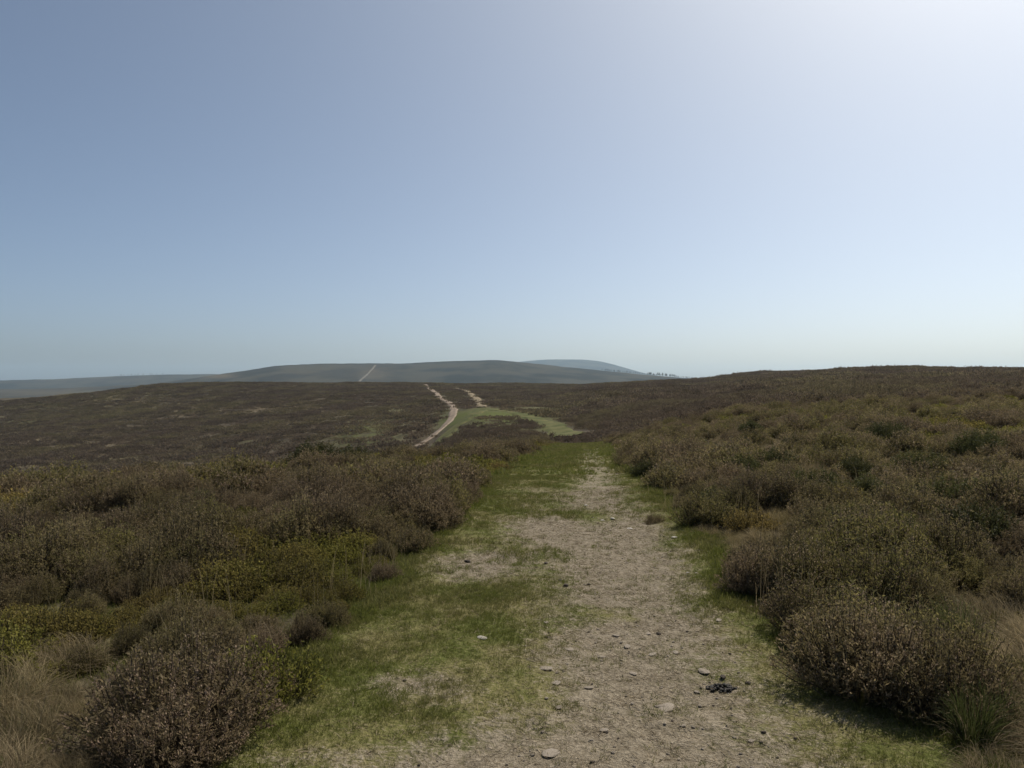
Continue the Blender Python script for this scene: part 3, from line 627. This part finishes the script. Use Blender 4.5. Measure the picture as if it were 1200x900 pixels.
# ------------------------------------------------------------------ stones, clods, dung
def stone_mesh(name, seed, flat, mat, sub=2):
    import bmesh
    bm = bmesh.new(); bmesh.ops.create_icosphere(bm, subdivisions=sub, radius=1.0); g = np.random.default_rng(seed)
    planes = [(unit(g.normal(size=3)), g.uniform(.55, .85)) for _ in range(9)]
    for v in bm.verts:
        p = np.array(v.co)
        for nrm, dist in planes:
            e = p@nrm-dist
            if e > 0: p = p-nrm*e*.9
        v.co = (p[0], p[1]*.8, p[2]*flat)
    me = bpy.data.meshes.new(name); bm.to_mesh(me); bm.free(); me.materials.append(mat); return me
ST = [stone_mesh("stone", 200+i, .24, M_stone) for i in range(6)]; SP = [stone_mesh("stone", 210+i, .42, M_pale) for i in range(4)]; CL = [stone_mesh("clod", 220+i, .6, M_peat) for i in range(4)]
def put_stone(px, py, wpx, meshes, label, group, name='stone', cat='stone', sink=.3):
    x, d = on_ground(px, py, 1.8, 60); r = wpx/F*d*.5; z = float(path_z(np.array([x]), np.array([d]))[0])
    o = obj(name, random.choice(meshes), None, (x, d, z+r*sink*.12+.004), random.uniform(0, 6.28), (r, r*random.uniform(.7, 1), r*random.uniform(.45, .75)))
    return tag(o, label, cat, group)
put_stone(825, 788, 22, ST, 'flat tan stone set in the soil beside the dung pile', None)
put_stone(782, 829, 28, ST, 'largest flat tan stone sunk in the bare soil', None)
put_stone(645, 883, 27, ST, 'flat tan stone on the grassy edge of the bare soil', None)
put_stone(565, 751, 16, SP, 'small pale stone lying alone in the green turf', None)
for px, py, w in [(640,784,20),(652,801,14),(775,828,18),(735,757,14),(640,732,9),(765,767,13),(668,762,12),(705,770,10),(742,790,12),(792,765,12),(690,805,12),(842,730,12),(817,812,9),(722,745,10),(760,742,9),(655,830,12),(708,856,12),(880,868,10),(800,850,9),(735,660,6)]:
    put_stone(px, py, w, ST, 'small flat tan stone half sunk in the bare soil of the path', 'tan stones in the bare path soil')
for px, py, w in [(738,619,8),(718,608,7),(706,610,6),(790,633,8),(806,671,5),(816,675,4),(687,592,7)]:
    put_stone(px, py, w, SP, 'small whitish stone lying loose on the path', 'whitish stones on the path', sink=.9)
for px, py, w in [(657,683,10),(663,688,8),(690,685,6),(640,661,8),(772,742,9),(548,658,11),(877,804,9),(847,797,11)]:
    put_stone(px, py, w, CL, 'dark peaty clod lying on the path', 'dark clods on the path', 'peat_clod', 'clod', 1.0)
# dung pile: heaped pellets
import bmesh
bm = bmesh.new(); g = np.random.default_rng(9)
for k in range(85):
    a = g.uniform(0, 6.283); q = math.sqrt(g.uniform(0, 1)); rr_ = g.uniform(.0065, .0095)
    from mathutils import Matrix
    mt = Matrix.Translation((.085*q*math.cos(a), .05*q*math.sin(a), .006+.022*(1-q)*g.uniform(.2, 1))) @ Matrix.Rotation(g.uniform(0, 3), 4, 'Z') @ Matrix.Diagonal((rr_*1.3, rr_, rr_*.9, 1))
    bmesh.ops.create_icosphere(bm, subdivisions=1, radius=1.0, matrix=mt)
me = bpy.data.meshes.new("dung_pile"); bm.to_mesh(me); bm.free(); me.materials.append(M_dung); me.polygons.foreach_set("use_smooth", np.ones(len(me.polygons), bool))
x, d = on_ground(846, 807, 2, 30); tag(obj("dung_pile", me, None, (x, d, float(path_z(np.array([x]), np.array([d]))[0])), .2), 'pile of dark sheep droppings on the bare soil', 'dung')
# gravel grains too many to count
g = np.random.default_rng(15); n = 2600; d = np.exp(g.uniform(math.log(1.9), math.log(16), n)); xl, xr = edges(d); x = g.uniform(xl, xr); ok = bare_f(x, d)+.4*fbm(x*2.2, d*2.2, 21, 3) > .45; x, d = x[ok], d[ok]; n = len(x)
GP = []
for i in range(4):
    p = Proto(); p.src = bpy.data.objects.new("grit", stone_mesh("grit", 240+i, .5, M_stone if i < 3 else M_peat, 1)); GP.append(p)
q = .004+.011*g.uniform(0, 1, n)**2.5
cover('gravel', 'small stones and grit strewn over the bare soil', 'gravel', GP, np.stack([x, d, path_z(x, d)+q*.2], -1), np.stack([np.zeros(n), np.zeros(n), g.uniform(0, 6.28, n)], -1), np.repeat(q[:, None], 3, 1), g.integers(0, 4, n))

# ------------------------------------------------------------------ far pines on the ridges
def pine_parts(seed, h):
    g = np.random.default_rng(seed); n = 150; t = g.uniform(.25, 1, n); w = h*.26*(1-t*.75)*g.uniform(.3, 1.1, n); a = g.uniform(0, 6.283, n)
    P = np.stack([w*.3*np.cos(a), w*.3*np.sin(a), t*h], -1); Dn = unit(np.stack([np.cos(a), np.sin(a), g.uniform(-.1, .6, n)], -1))
    crown = quads("crown", kites(P, Dn, w+.4, np.full(n, h*.10), g), g.uniform(0, 1, n), [M_pine])
    V = []; 
    for zz, r in ((-.8, h*.03), (h*.5, h*.02), (h*.97, h*.004)):
        for k in range(6): V.append((r*math.cos(k*1.0472), r*math.sin(k*1.0472), zz))
    Fq = [(l*6+k, l*6+(k+1) % 6, l*6+6+(k+1) % 6, l*6+6+k) for l in range(2) for k in range(6)]
    return mesh_np("trunk", np.array(V), np.array(Fq), [M_bark], None, True), crown
PN = [pine_parts(300+i, 10.0) for i in range(4)]
def crest(px, d0, d1):
    d = np.linspace(d0, d1, 600); x = d*(px-600)/F; z = ground_z(x, d); i = int(np.argmax((z-EYE)/d)); return x[i], d[i], z[i]
def pine(px, hm, d0, d1, label, group):
    x, d, z = crest(px, d0, d1); o = bpy.data.objects.new("pine_tree", None); COL.objects.link(o); s = hm/10.0
    o.location = (x, d, z-.2); o.rotation_euler = (0, 0, random.uniform(0, 6.28)); o.scale = (s*1.2, s*1.2, s); tag(o, label, 'tree', group)
    t, c = random.choice(PN); obj("trunk", t, o); obj("crown", c, o)
for px in list(np.arange(706, 745, 2.1))+list(np.arange(746, 761, 3.0)):
    pine(px+random.uniform(-1, 1), random.uniform(4, 7.5), 2200, 2900, 'low dark pine on the upper shoulder of the far hill', 'pines along the far hill shoulder')
for px in np.arange(760, 791, 1.5):
    pine(px+random.uniform(-1, 1), random.uniform(5, 10.5), 2200, 2900, 'tall dark pine in the clump where the far hill slopes down', 'tall pines on the far hill end')
for px in np.arange(791, 814, 1.7):
    pine(px+random.uniform(-1, 1), random.uniform(4, 7), 2200, 2900, 'small pine on the lowest end of the far hill', 'small pines at the far hill end')
for px in [141,146,150,154,158,161,167,176,178,183,190]:
    pine(px+random.uniform(-1, 1), random.uniform(6, 12), 3500, 4700, 'hazy dark tree on the skyline of the distant low ridge', 'trees on the distant low ridge')

# ------------------------------------------------------------------ haze: one box of pale air round everything
k = NT("haze_air"); pv = k.n("ShaderNodeVolumePrincipled"); pv.inputs["Color"].default_value = (.62, .83, 1.0, 1); pv.inputs["Density"].default_value = 7.0e-5; pv.inputs["Anisotropy"].default_value = .35
om = k.n("ShaderNodeOutputMaterial"); k.l(pv.outputs[0], om.inputs["Volume"])
zmax = float(GZ.max())+18; zmin = float(GZ.min())-1.5; b = 11400.0
V = [(sx*b, sy*b, z) for z in (zmin, zmax) for sx, sy in ((-1, -1), (1, -1), (1, 1), (-1, 1))]
me = mesh_np("haze", np.array(V), np.array([(3,2,1,0),(4,5,6,7),(0,1,5,4),(1,2,6,5),(2,3,7,6),(3,0,4,7)]), [k.m])
tag(obj("haze", me), 'pale blue haze in the air over the moor', 'haze', kind="stuff")
print("plants", len(plants), "chosen", len(chosen), "far", nA, nB, "zmax", zmax, "zmin", zmin)
